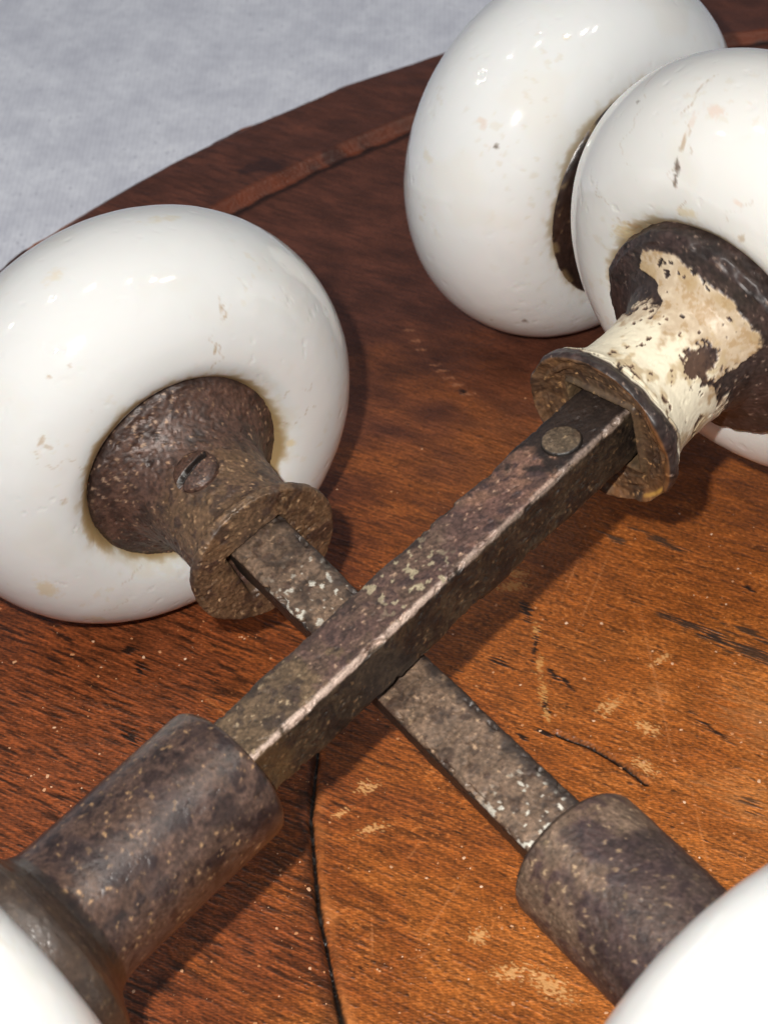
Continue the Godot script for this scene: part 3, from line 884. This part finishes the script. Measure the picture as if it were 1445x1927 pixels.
func build_pair_c() -> void:
	var fr := frame(axis(0.686, 0.035))
	var o := Vector3(29.177, 27.947, -45.145)
	var L := 121.8
	var root := pair_root("door_knob_pair", o + fr.z * L * 0.5)
	tag(root, "white porcelain door knob pair behind, mostly hidden, with only a dark collar showing", "door knob pair", "old porcelain door knob pairs")
	var marks := [[25.8, 7.6, 2.58, 0.35, 0.4, 0.8, 2], [24.4, 9.4, -2.44, 0.3, 0.9, 0.7, 2], [27.3, 4.6, 2.5, 1.0, 0.6, 0.45, 3], [27.0, 5.5, -2.5, 0.3, 0.3, 0.5, 0], [27.8, -2.0, 2.78, 1.2, 0.8, 0.3, 1], [26.0, 7.3, 1.9, 0.8, 0.4, 0.35, 1]]
	var k5 := make_knob(3.0, c8(240, 241, 239), 16.4, 0.6, marks, 0.4, 460, 2.5, 3.0, [])  # white raised to make up for the weaker flash back here
	put("knob", k5, porcelain, root, place(root, fr, o))
	put("knob", far_knob, porcelain, root, place(root, flip(fr), o + fr.z * L))
	var off := Vector3(61, -40, 9)
	var p_dark := [c8(62, 52, 48), c8(54, 46, 44), c8(38, 32, 30), c8(128, 112, 84), 0.05, 0.02]
	var col := func(P: Vector3, r: float, _s: float, _f: float) -> Color:
		var c := iron(P, p_dark, off)
		return c.lerp(c8(158, 136, 98), ss(15.7, 16.3, r) * ss(0.05, 0.3, nb.get_noise_3dv(P * 0.6 + off)) * 0.8)
	var disp := func(P: Vector3, _r: float, _s: float, _f: float) -> float:
		return iron_disp(P, off, 0.06)
	var prof := [V(0, 9.0), V(16.0, 11.0), V(16.6, 12.2), V(16.7, 12.9), V(16.0, 13.5), V(11.8, 14.3), V(9.3, 15.4), V(8.1, 16.5), V(7.6, 20), V(7.5, 27), V(7.8, 28.5), V(9.4, 29.6), V(9.5, 30.5)] + hole(9.3, 31.0, 4.05, 3.0)
	put("shank", lathe(prof, 0.3, 220, 0.3, disp, col), worn_m, root, place(root, fr, o))
	var pr4 := [V(0, 89, 1), V(4.0, 89, 1), V(4.0, 86.0, 1), V(4.2, 85.5, 1), V(7.2, 85.5), V(7.8, 86.2), V(7.9, 104), V(8.6, 107.5), V(11.5, 109.6), V(13.1, 110.6), V(13.1, 112.3), V(0, 112.3)]
	put("shank", lathe(pr4, 0.6, 100, 0.3, disp, col), iron_m, root, place(root, fr, o))
	var edge := func(c: Color, _p: Vector3, _s: float, _f: float) -> Color:
		return c
	put("spindle", spindle_mesh(3.69, 27.5, 90.0, 0.3, p_dark, off, edge), iron_m, root, place(root, fr, o))

# ------------------------------------------------------------------ crumbs of paint and dust lying on the wood, and glints as pale flakes
func build_crumbs_and_glints() -> void:
	var rng := RandomNumberGenerator.new()
	rng.seed = 77
	var st := SurfaceTool.new()
	st.begin(Mesh.PRIMITIVE_TRIANGLES)
	var ring: Array[Vector3] = []
	for i in 6:
		var a := TAU * i / 6.0
		var r := rng.randf_range(0.35, 0.6)
		ring.append(Vector3(cos(a) * r, 0.0, sin(a) * r))
	for i in 6:
		var p := ring[i]
		var q := ring[(i + 1) % 6]
		st.add_vertex(Vector3(0.05, 0.32, 0.02))
		st.add_vertex(p)
		st.add_vertex(q)
	st.generate_normals()
	var mesh := st.commit()
	var places: Array[Transform3D] = []
	var cols: Array[Color] = []
	var tries := 0
	while places.size() < 1500 and tries < 40000:
		tries += 1
		var x := rng.randf_range(-60, 62)
		var z := rng.randf_range(-40, 98)
		var w := ss(-40.0, 60.0, z) * (0.2 + 0.8 * ss(-0.2, 0.3, na.get_noise_2d(x * 0.6, z * 0.6)))
		if rng.randf() > w: continue
		var rad := Vector2(x, z).distance_to(BOARD_C)
		if rad > STEP_R - 2.0: continue
		if seg_dist(Vector2(x, z), crack).x < 0.7: continue
		var s := 0.12 + 0.42 * pow(rng.randf(), 4.0)
		var b := Basis(Vector3.UP, rng.randfn() * 1.2) * Basis.from_scale(Vector3(s * rng.randf_range(0.8, 2.0), s * 0.7, s))
		places.append(Transform3D(b.scaled(Vector3.ONE * MM), Vector3(x, board_height(x, z, rad, 0.0) - 0.01, z) * MM))
		var t := rng.randf()
		cols.append(c8(196, 132, 86).lerp(c8(240, 206, 176), t * t))
	var mm := MultiMesh.new()
	mm.transform_format = MultiMesh.TRANSFORM_3D
	mm.use_colors = true
	mm.mesh = mesh
	mm.instance_count = places.size()
	for i in places.size():
		mm.set_instance_transform(i, places[i])
		mm.set_instance_color(i, cols[i])
	var o := MultiMeshInstance3D.new()
	o.name = "crumbs_and_glints"
	o.multimesh = mm
	o.material_override = mat(0.6)
	add_child(o)
	tag(o, "tiny pale crumbs of paint and dust with painted glints scattered over the wooden board", "crumbs", "", "stuff")

# ------------------------------------------------------------------ the room's lamps, seen as small glints on the glaze
func build_lamps() -> void:
	var glass := StandardMaterial3D.new()
	glass.albedo_color = Color(0.9, 0.9, 0.88)
	glass.emission_enabled = true
	glass.emission = Color(1.0, 0.97, 0.92)
	glass.emission_energy_multiplier = 40.0
	var brass := StandardMaterial3D.new()
	brass.albedo_color = Color(0.7, 0.68, 0.64)
	brass.roughness = 0.4
	var globe := lathe([V(0, -50), V(20, -46), V(38, -33), V(48, -13), V(49, 6), V(42, 27), V(30, 40), V(24, 46), V(0, 46)], 8.0, 24, 0.0, no_disp, func(_p: Vector3, _r: float, _s: float, _f: float) -> Color: return Color.WHITE)
	var cap := lathe([V(0, 46), V(26, 46), V(26, 58), V(8, 70), V(6, 300), V(40, 304), V(40, 312), V(0, 312)], 8.0, 20, 0.0, no_disp, func(_p: Vector3, _r: float, _s: float, _f: float) -> Color: return Color.WHITE)
	var upright := Basis(Vector3.RIGHT, -PI / 2)
	var which := ["leftmost", "second from the left", "third from the left", "fourth from the left", "fifth from the left", "rightmost"]
	var k := 0
	for p: Vector3 in [Vector3(-2.1, 2.0, -0.1), Vector3(-0.88, 2.0, -0.05), Vector3(-0.2, 2.0, 0.08), Vector3(0.55, 2.0, 0.12), Vector3(0.98, 2.0, 0.1), Vector3(1.3, 2.0, 0.1)]:
		var root := Node3D.new()
		root.name = "ceiling_lamp"
		root.position = p
		add_child(root, true)
		tag(root, "globe lamp glinting on the knobs, %s of its row" % which[k], "ceiling lamp", "ceiling lamps in a row above")
		k += 1
		put("lamp_globe", globe, glass, root, Transform3D(upright, Vector3.ZERO))
		put("lamp_stem", cap, brass, root, Transform3D(upright, Vector3.ZERO))
		var l := OmniLight3D.new()
		l.name = "lamp_light"
		l.light_energy = 0.02
		l.light_color = Color(1.0, 0.97, 0.92)
		l.light_size = 0.03
		l.omni_range = 8.0
		l.omni_attenuation = 2.0
		l.shadow_enabled = true
		root.add_child(l)
